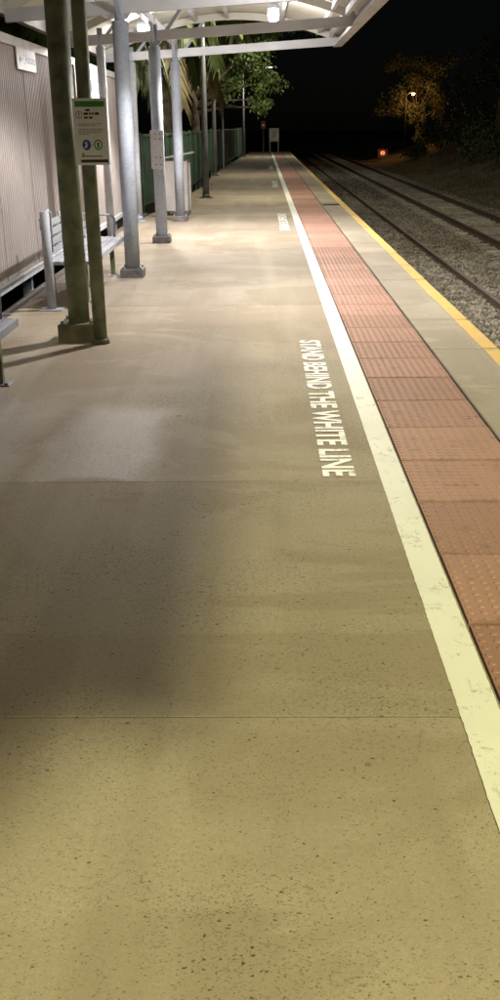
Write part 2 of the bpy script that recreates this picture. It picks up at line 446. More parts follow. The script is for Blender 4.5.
# ------------------------------------------------------------------ platform
plat = MB()
ys = [-12, 21.2, 21.3, 27, 38, 50, 60, 69.2]
vs = []; fs = []
for y in ys:
    xl = -2.47 if y < 21.25 else fence_x(y)+.12
    vs += [(xl, y, -1.8), (1.80, y, -1.8), (1.80, y, -.06), (xl, y, -.06)]
for i in range(len(ys)-1):
    for k in range(4): a = i*4+k; c = i*4+(k+1) % 4; fs.append((a, a+4, c+4, c))
fs += [(0, 1, 2, 3), tuple(reversed([len(vs)-4+k for k in range(4)]))]
plat.add(vs, fs)
platform = plat.build('platform', 'concrete_body'); tag(platform, kind='structure')
# main slabs
joints = [-11.95, -9.9, -7.85, -5.8, -3.73, -1.66, .41, 2.48, 4.55]
while joints[-1] < 63: joints.append(joints[-1]+5.1)
joints[-1] = 69.2
def slab(y0, y1, x0a, x0b, x1):
    z1 = random.uniform(-.0008, .0008); c = .0006
    b = MB(); ga, gb = y0+.003, y1-.003
    vs = []
    for z, i in ((-.058, 0), (z1-c, 0), (z1, c)):
        vs += [(x0a+i, ga+i, z), (x1-i, ga+i, z), (x1-i, gb-i, z), (x0b+i, gb-i, z)]
    fs = [(3, 2, 1, 0), (8, 9, 10, 11)]
    for k in (0, 4):
        for i in range(4): j = (i+1) % 4; fs.append((k+i, k+j, k+4+j, k+4+i))
    b.add(vs, fs)
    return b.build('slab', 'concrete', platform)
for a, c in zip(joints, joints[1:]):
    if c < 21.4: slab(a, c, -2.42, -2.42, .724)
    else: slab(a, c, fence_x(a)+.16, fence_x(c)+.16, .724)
for y in joints[1:-1]:
    xa = -2.42 if y < 21.25 else fence_x(y)+.2
    MB().box(xa, .72, y-.0028, y+.0028, -.05, -.004).build('joint_filler', 'dark', platform)
# rear kerb beneath the wall
MB().box(-2.60, -2.43, -12, 21.2, -.5, -.035, .01).build('rear_kerb', 'kerb', platform)
# white line in lengths, painted over the slabs
b = MB(); n = 3600; vs = []
for i in range(n+1):
    y = -2+71*i/n
    vs += [(.591+.002*mn.noise((0, y*6, 2))+.0025*mn.noise((5, y*33, 0))+random.uniform(-.0007, .0007), y, .0026), (.7165+random.uniform(-.001, .001), y, .0026)]
b.add(vs, [(2*i, 2*i+1, 2*i+3, 2*i+2) for i in range(n)]); b.build('white_line', 'white_paint', platform)
# tactile tiles 0.6 x 0.6 with raised domes
def tile_mesh(name, sides, rows):
    b = MB(); b.box(.004, .592, .007, .593, -.058, 0, .0012)
    p = .6/rows
    for i in range(rows):
        for j in range(rows):
            cx, cy = (i+.5)*p, (j+.5)*p
            r0, r1, h = p*.29, p*.20, .0042
            vs = [(cx+r*math.cos(2*math.pi*k/sides), cy+r*math.sin(2*math.pi*k/sides), z) for r, z in ((r0, .0002), (r1, h)) for k in range(sides)]
            b.add(vs, [(k, (k+1) % sides, sides+(k+1) % sides, sides+k) for k in range(sides)]+[tuple(range(sides, 2*sides))])
    return b.mesh(name, 'tactile')
tm_near = tile_mesh('tactile_tile', 8, 12); tm_far = tile_mesh('tactile_tile_far', 5, 12)
y = 3.06-.6*9; k = 0
while y+.6 < 69.3:
    o = link('tactile_tile', tm_near if y < 12 else tm_far, platform, (.729, y, random.uniform(-.001, .0025))); o.rotation_euler = (random.uniform(-.002, .002), random.uniform(-.002, .002), random.uniform(-.002, .002))
    y += .6
# coping slabs between tiles and the track, with the yellow edge painted on them
cj = [-6.0]
while cj[-1] < 68: cj.append(cj[-1]+1.224)
cj = [c+.116 for c in cj]; cj[-1] = 69.2
for i, (a, c) in enumerate(zip(cj, cj[1:])):
    z = random.uniform(-.003, .002)
    s = MB().box(1.345, 1.874, a+.004, c-.004, -.12, z, .006).build('coping_slab', 'coping', platform)
    n = 8; b = MB(); vs = []
    for q in range(n+1):
        yy = a+.011+(c-a-.022)*q/n; vs += [(1.742+random.uniform(-.004, .004), yy, z+.004), (1.866, yy, z+.004), (1.8775, yy, z-.004), (1.8775, yy, z-.06)]
    b.add(vs, [(4*q+j, 4*q+j+1, 4*q+j+5, 4*q+j+4) for q in range(n) for j in range(3)])
    b.build('yellow_edge_line', 'yellow_paint', s)
MB().box(1.36, 1.722, 22.35, 22.72, -.03, .006, .002).build('drain_cover', 'dark', platform)
MB().box(1.335, 1.345, -6, 69, -.058, -.012).build('joint_filler', 'dark', platform)
# white line across the far end
MB().add([(-.75, 68.7, .0045), (.58, 68.7, .0045), (.58, 68.95, .0045), (-.75, 68.95, .0045)], [(0, 1, 2, 3)]).build('end_line', 'white_paint', platform)

# painted lettering
def text_mesh(body, mname, length, height, offset=.0, ext=0):
    cu = bpy.data.curves.new('lettering', 'FONT'); cu.body = body; cu.size = 1; cu.offset = offset; cu.extrude = ext
    o = bpy.data.objects.new('lettering', cu); C.objects.link(o)
    bpy.context.view_layer.update()
    me = bpy.data.meshes.new_from_object(o.evaluated_get(bpy.context.evaluated_depsgraph_get()))
    bpy.data.objects.remove(o); bpy.data.curves.remove(cu)
    xs = [v.co.x for v in me.vertices]; yy = [v.co.y for v in me.vertices]
    x0, x1, y0, y1 = min(xs), max(xs), min(yy), max(yy)
    for v in me.vertices:
        v.co.x = (v.co.x-x0)/(x1-x0)*length; v.co.y = (v.co.y-y0)/(y1-y0)*height
    me.materials.clear(); me.materials.append(M[mname]); return me
tme = text_mesh('STAND BEHIND THE WHITE LINE', 'letter_paint', 3.32, .172, .03)
for y in (7.93, 20.25, 32.6, 44.9, 57.2):
    o = link('painted_lettering', tme, platform, (.30, y, .0042), -math.pi/2)

# ------------------------------------------------------------------ corrugated wall at the back of the platform
wall = thing('corrugated_wall', 'pinkish corrugated metal wall with pale cap along the back of the platform', 'wall', (-2.72, 0, 0))
def corr(w, z0, z1, pitch, amp, seg=4, trap=False):
    b = MB(); n = int(round(w/pitch))*seg; vs = []
    for i in range(n+1):
        y = w*i/n; ph = (i % seg)/seg
        if trap: dx = amp if ph in (0, .75) else -amp
        else: dx = amp*math.cos(2*math.pi*ph)
        vs += [(dx, y, z0), (dx, y, z1)]
    fs = [(2*i, 2*i+2, 2*i+3, 2*i+1) for i in range(n)]
    b.add(vs, fs, not trap); return b
sheet = corr(.76, .13, 2.50, .0844, .016, 4, True).mesh('cladding_sheet', 'cladding')
for i in range(32):
    y = -2.6+i*.762
    if y > 21.3: break
    o = link('cladding_sheet', sheet, wall, (random.uniform(-.003, .003), y, 0))
MB().box(-.07, .045, -2.6, 21.5, 2.503, 2.60, .008).build('top_cap', 'cap', wall)
MB().box(-.05, .05, -2.6, 21.5, .07, .148, .006).build('bottom_rail', 'galv_light', wall)
for y in (-2.5, .9, 4.5, 8.1, 11.7, 15.3, 18.9, 21.4):
    MB().box(-.16, -.05, y-.05, y+.05, -1.8, 2.5).build('wall_post', 'galv', wall)
MB().box(-.62, -.56, -2.6, 21.5, -1.8, 0).build('dark_gap_board', 'dark', wall)  # near-black board, shade of the gap under the wall put into its colour

# signs fixed on the wall
ws = thing('direction_sign', 'small white direction sign with blue lettering high on the corrugated wall', 'sign', (-2.70, 11.54, 2.28))
MB().box(.012, .024, 0, .93, 0, .225, .002).build('board', 'sign_white', ws)
tm = text_mesh('Adelaide', 'sign_blue', .50, .10, .012)
o = link('lettering', tm, ws, (.0275, .38, .075)); o.rotation_euler = (math.pi/2, 0, math.pi/2)
ar = MB().add([(.0275, .10, .11), (.0275, .18, .16), (.0275, .18, .06)], [(0, 1, 2)]); ar.add([(.0275, .18, .127), (.0275, .18, .093), (.0275, .25, .093), (.0275, .25, .127)], [(0, 1, 2, 3)])
ar.build('arrow', 'sign_blue', ws)
MB().disc((.0275, .315, .11), .055, 20, 'x', .45, .042).build('bracket_mark', 'sign_blue', ws)
po = thing('notice_poster', 'large white notice poster on the wall behind the green sign post', 'poster', (-2.70, 15.05, 2.08))
MB().box(.012, .022, 0, 2.2, 0, .42, .002).build('board', 'sign_white', po)
b = MB()
rr = random.Random(5)
for k in range(5):
    y = 1.55
    while y < 2.05:
        l = rr.uniform(.03, .09); b.add([(.0255, y, .33-k*.055), (.0255, y+l, .33-k*.055), (.0255, y+l, .35-k*.055), (.0255, y, .35-k*.055)], [(0, 1, 2, 3)]); y += l+.025
b.build('print', 'sign_grey', po)
MB().disc((.0255, 1.35, .2), .09, 24, 'x').build('emblem', 'sign_blue', po)

# ------------------------------------------------------------------ platform canopy
CY = [0.9, 4.5, 8.1, 11.7, 15.3, 18.9]
XL, XR = -2.85, 1.40
Y0, Y1 = -.62, 19.25
def near_end(x): return -.09-min(.95, 2.15*max(0, XR-x))     # unseen end, cut back to shape the shadow on the slabs
canopy = thing('platform_canopy', 'pale curved metal canopy roof on round galvanised columns over the platform', 'canopy', (0, 0, 0))
def tie_z(x): return 2.975+.055*x
def roof_z(x):
    t = (x-XL)/(XR-XL); return 2.93+.22*t + .50*(1-(2*t-1)**2)
def roof():
    # roofing sheets side by side, each a curved pressed sheet
    n = 22; step = .85; y = Y0
    while y < Y1-.01:
        ye = min(y+step, Y1); b = MB(); vs = []
        m = 10
        for i in range(n+1):
            x = XL+(XR-.02-XL)*i/n; z = roof_z(x)
            for j in range(m+1):
                ph = (j/m*5) % 1
                ya = near_end(x) if y == Y0 else y
                vs.append((x, ya+(ye-ya)*j/m, z+(.0 if j % 2 else .018)))
        fs = [(i*(m+1)+j, i*(m+1)+j+1, (i+1)*(m+1)+j+1, (i+1)*(m+1)+j) for i in range(n) for j in range(m)]
        k = len(vs); vs += [(a, c, d+.03) for a, c, d in vs]
        fs += [tuple(q+k for q in reversed(f)) for f in fs]
        for edge in ([i*(m+1) for i in range(n+1)], [i*(m+1)+m for i in range(n+1)], list(range(m+1)), list(range(n*(m+1), (n+1)*(m+1)))):
            fs += [(a, c, c+k, a+k) for a, c in zip(edge, edge[1:])]
        b.add(vs, fs); b.build('roof_sheet', 'roof_under', canopy); y += step
roof()
# fascia gutter along the track side, rear beam, purlins
MB().box(XR-.015, XR+.055, -.07, Y1+.05, 2.99, 3.20, .008).build('fascia', 'fascia', canopy)
MB().box(XR-.10, XR-.016, -.06, Y1+.02, 2.985, 3.03).build('gutter_lip', 'beam', canopy)
MB().box(XL-.04, XL+.05, Y0-.4, Y1+.05, 2.83, 2.98, .006).build('rear_beam', 'fascia', canopy)
for x in (-2.2, -1.15, -.6, .35, 1.02, 1.22):
    z = roof_z(x)-.035
    MB().box(x-.028, x+.028, .15 if x > .9 else Y0+.02, Y1-.02, z-.075, z+.02).build('purlin', 'beam', canopy)
# front longitudinal plate over the columns
MB().box(-1.60, -1.52, Y0+.05, Y1-.03, 3.02, 3.12).build('column_plate', 'beam', canopy)
def column(x, y, green=False, back=False):
    r = .062 if back else .088
    b = MB().tube([(0, 0, .10), (0, 0, 2.745)], r, 24)
    c = b.build('column', 'green_steel' if green else ('galv_light' if back else 'galv'), canopy, (x, y, 0))
    if green: c['label'] = 'weathered olive green column on a dark footing block'
    zt = tie_z(x)-.05
    MB().tube([(0, 0, 2.70), (0, 0, zt+.2)], r*.66, 18).build('upper_tube', 'green_steel' if green else 'galv', c)
    MB().tube([(0, 0, 2.735), (0, 0, 2.752)], [r*1.02, r*.8], 24).build('collar', 'galv_light', c)
    h = .145 if green else .10
    if back:
        MB().box(-.1, .1, -.1, .1, .0, .02, .003).build('base_plate', 'galv', c)
        MB().tube([(0, 0, .01), (0, 0, .14)], r, 24).build('foot', 'galv', c)
    else:
        w = .155 if green else .135
        MB().box(-w, w, -w, w, -.002, h, .006).build('footing_block', 'brown_block' if green else 'grey_block', c)
        for sx in (-1, 1):
            for sy in (-1, 1):
                MB().tube([(sx*w*.78, sy*w*.78, h-.01), (sx*w*.78, sy*w*.78, h+.028)], .013, 6).build('bolt', 'bolt', c)
    return c
cols = {}
for y in CY:
    cols[y] = column(-1.55, y, green=(y == 8.1))
    if y > 15: column(-2.33, y, back=True)
    # tie beam, braces and rafter arch at each frame
    MB().beam((XL+.05, y, tie_z(XL)), (XR-.02, y, tie_z(XR)), .075, .135).build('tie_beam', 'beam', canopy)
    b = MB()
    n = 16; pts = [XL+.06+(XR-.12-XL)*i/n for i in range(n+1)]
    vs = []
    for x in pts:
        z = roof_z(x)-.03
        vs += [(x, y-.03, z-.10), (x, y+.03, z-.10), (x, y+.03, z+.015), (x, y-.03, z+.015)]
    fs = [(i*4+k, i*4+(k+1) % 4, i*4+4+(k+1) % 4, i*4+4+k) for i in range(n) for k in range(4)]+[(0, 1, 2, 3), (n*4+3, n*4+2, n*4+1, n*4)]
    b.add(vs, fs); b.build('rafter', 'roof_under', canopy)
    for d in (-1, 1):
        MB().beam((-1.55, y, 2.80), (-1.55, y+d*.42, 3.06), .05, .05).build('brace', 'galv', canopy)
    MB().beam((-1.50, y, 2.78), (-1.02, y, roof_z(-1.02)-.12), .05, .05).build('brace', 'galv', canopy)
    if y > 15: MB().beam((-2.31, y, 2.80), (-2.0, y, roof_z(-2.0)-.12), .045, .045).build('brace', 'galv', canopy)
# pierced steel sleeve clamped on one column
c3 = cols[15.3]
sl = MB().box(-.105, -.088, -.10, .10, 1.08, 1.62, .003); sl.box(-.088, .088, -.105, -.09, 1.08, 1.62, .003)
cl = sl.build('clamp_plate', 'galv_light', c3)
b = MB()
for z in (1.14, 1.24, 1.5, 1.57):
    for dx in (-.03, .04): b.disc((dx, -.107, z), .010, 8, 'y')
b.build('bolt_hole', 'dark', cl)

# canopy lamps
def bulkhead(x, y, label, power, big=False):
    z = roof_z(x)-.05
    t = thing('canopy_lamp', label, 'lamp', (x, y, z), group='lamps under the canopy roof')
    MB().box(-.05, .05, -.05, .05, -.10, .06, .005).build('bracket', 'beam', t)
    MB().tube([(0, 0, -.10), (0, 0, -.16)], [.075, .09], 20).build('housing', 'galv', t)
    MB().tube([(0, 0, -.162), (0, 0, -.26), (0, 0, -.32), (0, 0, -.345)], [.08, .085, .065, .02], 20).build('lens', 'lens_soft', t)
    l = lamp_light('canopy_bulb', 'SPOT', (0, 0, -.40), power, WHITE, .06, aim=(0, 0, -3), angle=142, blend=.25); l.parent = t
    l = lamp_light('canopy_bulb_glow', 'POINT', (0, 0, -.43), power*.14, WHITE, .06); l.parent = t
    return t
bulkhead(.18, 15.95, 'jar shaped canopy lamp with glowing lens between the last two tie beams', 850)
bulkhead(.20, 9.9, 'jar shaped canopy lamp with glowing lens above the text painted on the platform', 680)
f = thing('canopy_floodlight', 'bright canopy floodlight fixed beside the column tops', 'floodlight', (-1.86, 17.2, 3.12))
MB().box(-.03, .03, -.03, .03, 0, .2).build('bracket', 'galv', f)
b = MB().beam((0, .10, .06), (0, -.06, -.02), .26, .20); b.build('housing', 'galv', f)
MB().add([(-.12, -.07, -.125), (.12, -.07, -.125), (.12, -.095, .06), (-.12, -.095, .06)], [(0, 1, 2, 3)]).build('lens', 'lens_white', f)
l = lamp_light('floodlight_bulb', 'SPOT', (.05, -.25, -.12), 520, WHITE, .08, aim=(.6, -1.5, -3), angle=150, blend=.4); l.parent = f
l = lamp_light('floodlight_glow', 'POINT', (.05, -.2, -.16), 60, WHITE, .08); l.parent = f
# ------------------------------------------------------------------ sign on its own post
sp = thing('information_sign', 'white notice board with green header band on a slim green post', 'sign', (-1.345, 7.90, 0))
MB().tube([(0, 0, .03), (0, 0, 3.06)], .056, 20).build('post', 'green_steel', sp)
MB().tube([(0, 0, -.002), (0, 0, .045)], [.075, .066], 20).build('post_base', 'brown_block', sp)
bd = MB().box(-.085, .175, -.082, -.068, 1.40, 1.875, .0).build('board', 'sign_white', sp)
MB().box(-.085, .175, -.067, -.050, 1.40, 1.875).build('board_back', 'galv', sp)
def rect(b, x0, x1, z0, z1, y=-.0845): b.add([(x0, y, z0), (x1, y, z0), (x1, y, z1), (x0, y, z1)], [(0, 1, 2, 3)])
b = MB(); rect(b, -.065, .158, 1.815, 1.855); b.build('header_band', 'sign_green', bd)
b = MB(); rect(b, -.045, .165, 1.418, 1.440); b.build('footer_band', 'sign_black', bd)
b = MB(); rr = random.Random(2)
def words(b, x0, x1, z, h, gap=.008, lo=.012, hi=.035):
    x = x0
    while x < x1-.01:
        l = min(rr.uniform(lo, hi), x1-x); rect(b, x, x+l, z, z+h); x += l+gap
words(b, .012, .06, 1.785, .014); words(b, -.002, .13, 1.758, .017); words(b, .0, .08, 1.732, .014)
b.build('heading_print', 'sign_black', bd)
b = MB()
for z, x1 in ((1.692, .13), (1.680, .09), (1.655, .14), (1.643, .13), (1.631, .125), (1.619, .03)): words(b, -.05, x1, z, .0055, .005, .01, .028)
b.build('body_print', 'sign_grey', bd)
MB().disc((-.038, -.0845, 1.76), .027, 28, 'y', .95, .023).build('round_symbol', 'sign_black', bd)
b = MB(); rect(b, -.0415, -.0345, 1.755, 1.778); rect(b, -.0415, -.0345, 1.743, 1.750); b.build('symbol_mark', 'sign_black', bd)
MB().disc((.006, -.0845, 1.545), .038, 28, 'y', .85).build('blue_symbol', 'sign_blue', bd)
MB().disc((.095, -.0845, 1.545), .038, 28, 'y', .85, .028).build('green_symbol', 'sign_green', bd)
b = MB(); b.disc((.003, -.0862, 1.560), .009, 12, 'y'); b.add([(-.012, -.0862, 1.525), (.004, -.0862, 1.522), (.018, -.0862, 1.548), (.004, -.0862, 1.552)], [(0, 1, 2, 3)]); b.build('figure_mark', 'sign_white', bd)
b = MB(); b.disc((.095, -.0862, 1.552), .011, 12, 'y'); rect(b, .085, .105, 1.525, 1.541, -.0862); b.build('figure_mark', 'sign_green', bd)
b = MB(); rect(b, .045, .056, 1.543, 1.548); b.build('dash_mark', 'sign_black', bd)
b = MB(); b.add([(-.035, -.0845, 1.455), (-.015, -.0845, 1.455), (-.012, -.0845, 1.48), (-.025, -.0845, 1.492), (-.038, -.0845, 1.475)], [(0, 1, 2, 3, 4)]); b.build('crest', 'sign_gold', bd)
b = MB(); words(b, -.008, .12, 1.458, .012, .004, .01, .025); b.build('footer_print', 'sign_grey', bd)

# ------------------------------------------------------------------ benches
def bench(label, loc, group, length=2.4):
    t = thing('platform_bench', label, 'bench', loc, group=group)
    # local: x from back (-) to front (+), y along the bench
    MB().tube([(0, 0, .0), (0, 0, .93)], .044, 18).build('end_post', 'bench_steel', t)
    MB().box(-.11, .11, -.085, .085, 0, .014, .003).build('post_flange', 'bench_steel', t)
    MB().tube([(0, .02, .915), (0, .16, .93), (0, .26, .90), (-.01, .30, .80), (-.02, .30, .52)], .016, 8).build('arm_loop', 'bench_steel', t)
    # seat of slats with a dark edge strip
    st = MB().box(-.04, .40, .12, length, .415, .435, .0).build('seat', 'bench_steel', t)
    for k in range(6):
        x = -.038+k*.0735
        MB().box(x, x+.062, .12, length, .436, .452, .004).build('seat_slat', 'bench_steel', st)
    MB().box(.402, .416, .12, length, .40, .455, .003).build('seat_edge', 'bench_steel', st)
    # reclined backrest slats
    for k in range(4):
        z0 = .52+k*.085; x = -.03-k*.016
        MB().beam((x, .14, z0), (x, length-.02, z0), .016, .062).build('back_slat', 'bench_steel', t)
    for y in (.3, length*.5, length-.15):
        MB().tube([(-.02, y, .42), (-.05, y, .50), (-.11, y, .84)], .017, 8).build('back_stay', 'bench_steel', t)
    for y in (.45, length-.06):
        l = MB().box(.24, .29, y-.025, y+.025, .008, .415, .0).build('leg', 'green_steel', t)
        MB().box(.20, .34, y-.06, y+.06, 0, .01, .002).build('foot_plate', 'bench_steel', l)
        MB().tube([(.315, y-.04, .008), (.315, y-.04, .022)], .014, 6).build('bolt', 'bolt', l)
        MB().beam((-.08, y, .395), (.24, y, .395), .04, .036).build('cross_bar', 'bench_steel', t)
        MB().tube([(-.06, y, 0), (-.06, y, .40)], .02, 8).build('rear_leg', 'bench_steel', t)
    # far arm: slim tube hoop
    y = length-.03
    MB().tube([(.30, y, .44), (.31, y, .66), (.27, y, .70), (-.05, y, .72), (-.18, y, .72)], .014, 8).build('arm_hoop', 'bench_steel', t)
    return t
bench('galvanised slatted bench behind the green column and information sign', (-2.07, 9.47, 0), 'platform benches')
bench('galvanised slatted bench between the green column and the near end of the corrugated wall', (-2.10, 4.20, 0), 'platform benches')

# ------------------------------------------------------------------ litter bin cabinet
bn = thing('litter_bin', 'square litter bin cabinet with pinkish panel standing behind the canopy columns', 'bin', (-1.70, 20.3, 0))
MB().box(-.27, .24, -.22, .22, .07, 1.05, .01).build('body', 'bin_frame', bn)
MB().box(-.25, .22, -.24, -.222, .09, 1.03, .004).build('front_panel', 'bin_body', bn)
MB().box(.242, .258, -.19, .19, .10, 1.0, .004).build('side_panel', 'bin_body', bn)
MB().box(.2585, .2625, -.10, -.06, .15, .93).build('white_strip', 'sign_white', bn)
for sx in (-.24, .20):
    for sy in (-.2, .16): MB().box(sx, sx+.04, sy, sy+.04, 0, .07).build('foot', 'bin_frame', bn)
b = MB(); b.beam((-.26, 0, 1.09), (.34, 0, 1.19), .5, .03); b.build('lid', 'bin_lid', bn)

# ------------------------------------------------------------------ green fence beyond the wall
fpts = [(-2.62, 21.9), (-2.05, 27), (-2.07, 38), (-1.72, 50), (-1.35, 60), (-1.1, 69)]
fence = thing('green_fence', 'dark green ribbed metal fence along the back of the far platform', 'fence', (0, 0, 0))
pan = {}
for (xa, ya), (xb, yb) in zip(fpts, fpts[1:]):
    L = math.hypot(xb-xa, yb-ya); n = max(1, round(L/2.38)); s = L/n; a = math.atan2(yb-ya, xb-xa)
    for i in range(n):
        px, py = xa+(xb-xa)*i/n, ya+(yb-ya)*i/n
        me = corr(s-.05, .10, 1.46, (s-.05)/12, .014, 4, True).mesh('fence_panel', 'fence_green')
        p = link('fence_panel', me, fence, (px, py, 0), a-math.pi/2)
        MB().box(-.03, .03, 0, s-.02, 1.462, 1.52, .005).build('top_rail', 'fence_green', p)
        MB().box(-.03, .03, 0, s-.02, .06, .10).build('bottom_rail', 'fence_green', p)
        MB().box(-.045, .045, -.05, .04, -.5, 1.56, .006).build('fence_post', 'fence_green', p)

# ------------------------------------------------------------------ lamp posts along the platform
def lamp_post(x, y, label, power, h=5.0, yellow=False, arm=1.3, m='pole_dark', col=None):
    t = thing('lamp_post', label, 'lamp post', (x, y, 0), group='lamp posts on the platform')
    MB().tube([(0, 0, 0), (0, 0, 1.2), (0, 0, h)], [.085, .075, .055], 18).build('pole', m, t)
    bp = MB().box(-.16, .16, -.16, .16, -.002, .022, .004).build('base_plate', 'grey_block', t)
    MB().tube([(0, 0, .02), (0, 0, .09)], [.11, .085], 18).build('pole_skirt', 'grey_block', t)
    MB().tube([(0, 0, h-.02), (arm*.5, 0, h+.12), (arm, 0, h+.13)], .03, 10).build('arm', m, t)
    hd = MB().box(arm-.1, arm+.38, -.12, .12, h+.09, h+.18, .02).build('lamp_head', 'galv', t)
    MB().box(arm-.04, arm+.33, -.09, .09, h+.07, h+.088).build('lens', 'lens_yellow' if yellow else 'lens_white', hd)
    l = lamp_light('lamp_post_light', 'SPOT', (arm+.15, 0, h+.05), power, col or (YELLOW if yellow else WHITE), .15, aim=(arm+.15, 0, 0), angle=168, blend=.15); l.parent = t
    return t
lamp_post(-1.40, 25.1, 'grey lamp post beside the green fence, next after the litter bin', 1300, col=(1, .93, .72))
lamp_post(-1.70, 36.6, 'grey lamp post by the green fence below the leafy tree', 850, col=(1, .93, .72))
lamp_post(-1.05, 58.5, 'grey lamp post near the far end of the platform', 800, h=4.6, col=(1, .93, .72))
for y, hh in ((31.6, 3.4), (42.5, 3.2)):
    t = thing('fence_pole', 'slim plain pole at the green fence, the %s of a pair' % ('taller' if hh > 3.3 else 'shorter'), 'pole', (fence_x(y)+.22, y, 0), group='slim poles at the green fence')
    MB().tube([(0, 0, 0), (0, 0, hh)], .04, 10).build('pole', 'galv', t); MB().box(-.09, .09, -.09, .09, -.002, .015, .003).build('base_plate', 'grey_block', t)
    MB().tube([(0, 0, hh-.01), (0, 0, hh+.03)], [.048, .03], 10).build('cap', 'galv', t)

# lamps behind the camera that light the foreground
lp = lamp_post(-1.3, -9.0, 'platform lamp post with yellow lamp behind the canopy end', 5000, h=3.7, yellow=True, col=(1, .935, .58))
mast = thing('yard_light_mast', 'tall yard mast with yellow floodlight standing between the two tracks', 'light mast', (4.85, -5.0, -1.3))
MB().tube([(0, 0, 0), (0, 0, 5), (0, 0, 9.95)], [.12, .10, .07], 18).build('pole', 'galv', mast)
MB().box(-.25, .25, -.25, .25, -.1, .12, .02).build('footing', 'sleeper', mast)
MB().beam((-.35, 0, 9.9), (.35, 0, 9.9), .06, .06).build('cross_arm', 'galv', mast)
hd = MB().beam((-.12, -.16, 10.02), (-.28, .22, 9.90), .42, .26).build('flood_head', 'galv', mast)
MB().beam((-.29, .235, 9.895), (-.295, .245, 9.892), .38, .22).build('lens', 'lens_yellow', hd)
ml = lamp_light('mast_floodlight', 'SPOT', (4.50, -4.62, 8.52), 7700, YELLOW, .34, aim=(1.2, 2.6, 0), angle=86, blend=.9)
ml.parent = mast; ml.matrix_parent_inverse = Matrix.Translation((-4.85, 5.0, 1.3))

hd = MB().beam((.2, -.16, 10.02), (.24, .22, 9.92), .36, .24).build('flood_head', 'galv', mast)  # second head, added only to brighten the ballast and embankment
MB().beam((.242, .235, 9.915), (.244, .245, 9.912), .32, .20).build('lens', 'lens_yellow', hd)
ml = lamp_light('track_fill_light', 'SPOT', (5.1, -4.6, 8.55), 14500, (1, .90, .66), .2, aim=(8.2, 27, -1), angle=42, blend=.9)
ml.parent = mast; ml.matrix_parent_inverse = Matrix.Translation((-4.85, 5.0, 1.3))

# ------------------------------------------------------------------ far end sign and signal
es = thing('platform_end_sign', 'small pale notice board on two legs at the far platform end', 'sign', (.82, 69.6, -.3))
MB().box(-.33, .33, -.02, .02, .95, 1.80, .005).build('board', 'sign_dull', es)
for x in (-.3, .26): MB().box(x, x+.05, .022, .06, -1.5, 1.75).build('leg', 'galv', es)
b = MB(); rect(b, -.12, .12, 1.2, 1.6, -.023); b.build('print', 'sign_grey', es)
sg = thing('red_signal', 'small dim red signal lamp on a post by the platform end', 'signal', (.1, 74, -1.5))
MB().tube([(0, 0, 0), (0, 0, 3.0)], .05, 8).build('post', 'bin_frame', sg)
MB().box(-.16, .16, -.1, .06, 2.95, 3.5, .02).build('head', 'sign_black', sg)
MB().disc((0, -.104, 3.2), .09, 16, 'y').build('lens', 'lens_red', sg)

# ------------------------------------------------------------------ vegetation
def palm(x, y, h, label, n, seed, length=3.4, zb=-1.0):
    rnd = random.Random(seed)
    t = thing('palm_tree', label, 'palm tree', (x, y, zb), group=None)
    H = h-zb
    pts = [(0, 0, 0)]; rs = [.26]
    for k in range(1, 9): pts.append((.06*math.sin(k+seed), .06*math.cos(k*1.3), H*k/8)); rs.append(.22-.008*k+(.02 if k % 2 else 0))
    MB().tube(pts, rs, 12).build('trunk', 'bark', t)
    for q in range(n):
        az = 2*math.pi*q/n*1.0 + rnd.uniform(-.2, .2) + (q % 3)*.4
        el = rnd.choice((1.0, .6, .4, .1, -.3))+rnd.uniform(-.15, .15)
        Lf = length*rnd.uniform(.8, 1.15); m = 22
        d = Vector((math.cos(az), math.sin(az), 0)); side = Vector((-d.y, d.x, 0))
        p = Vector((0, 0, H)); ang = el; P = [p.copy()]; D = []
        for k in range(m):
            v = d*math.cos(ang)+Vector((0, 0, math.sin(ang))); D.append(v); p = p+v*Lf/m; P.append(p.copy()); ang -= (.05+.075*k/m) * (1.2 if ang > -1.25 else .1)
        b = MB(); b.tube(P, [.03*(1-k/(m+1))+.005 for k in range(m+1)], 5)
        for k in range(2, m):
            ll = .62*math.sin(math.pi*(k+1.5)/(m+3))**.7+.1
            for s in (-1, 1):
                for e in range(2):
                    o = P[k]+D[k]*(e*Lf/m/2)
                    tip = o+(side*s*.7+D[k]*.55+Vector((0, 0, -.45-rnd.uniform(0, .4))))*ll*rnd.uniform(.8, 1.1)
                    mid = (o+tip)/2+Vector((0, 0, .06)); wv = D[k]*.042
                    b.add([o-wv, o+wv, mid+wv*1.3, tip, mid-wv*1.3], [(0, 1, 2, 4), (4, 2, 3)])
        b.build('frond', 'frond_dry' if el < -.2 else 'frond', t)
    return t
palm(-3.5, 26.6, 4.9, 'arching palm tree behind the green fence, the one standing nearest to the litter bin', 34, 1)
palm(-3.0, 32.0, 5.3, 'arching palm tree behind the green fence beside the slim poles', 34, 5)
palm(-4.4, 23.4, 4.3, 'arching palm tree behind the corrugated wall end', 32, 9)
palm(-3.2, 38.4, 5.6, 'arching palm tree beside the leafy tree behind the fence', 30, 14)

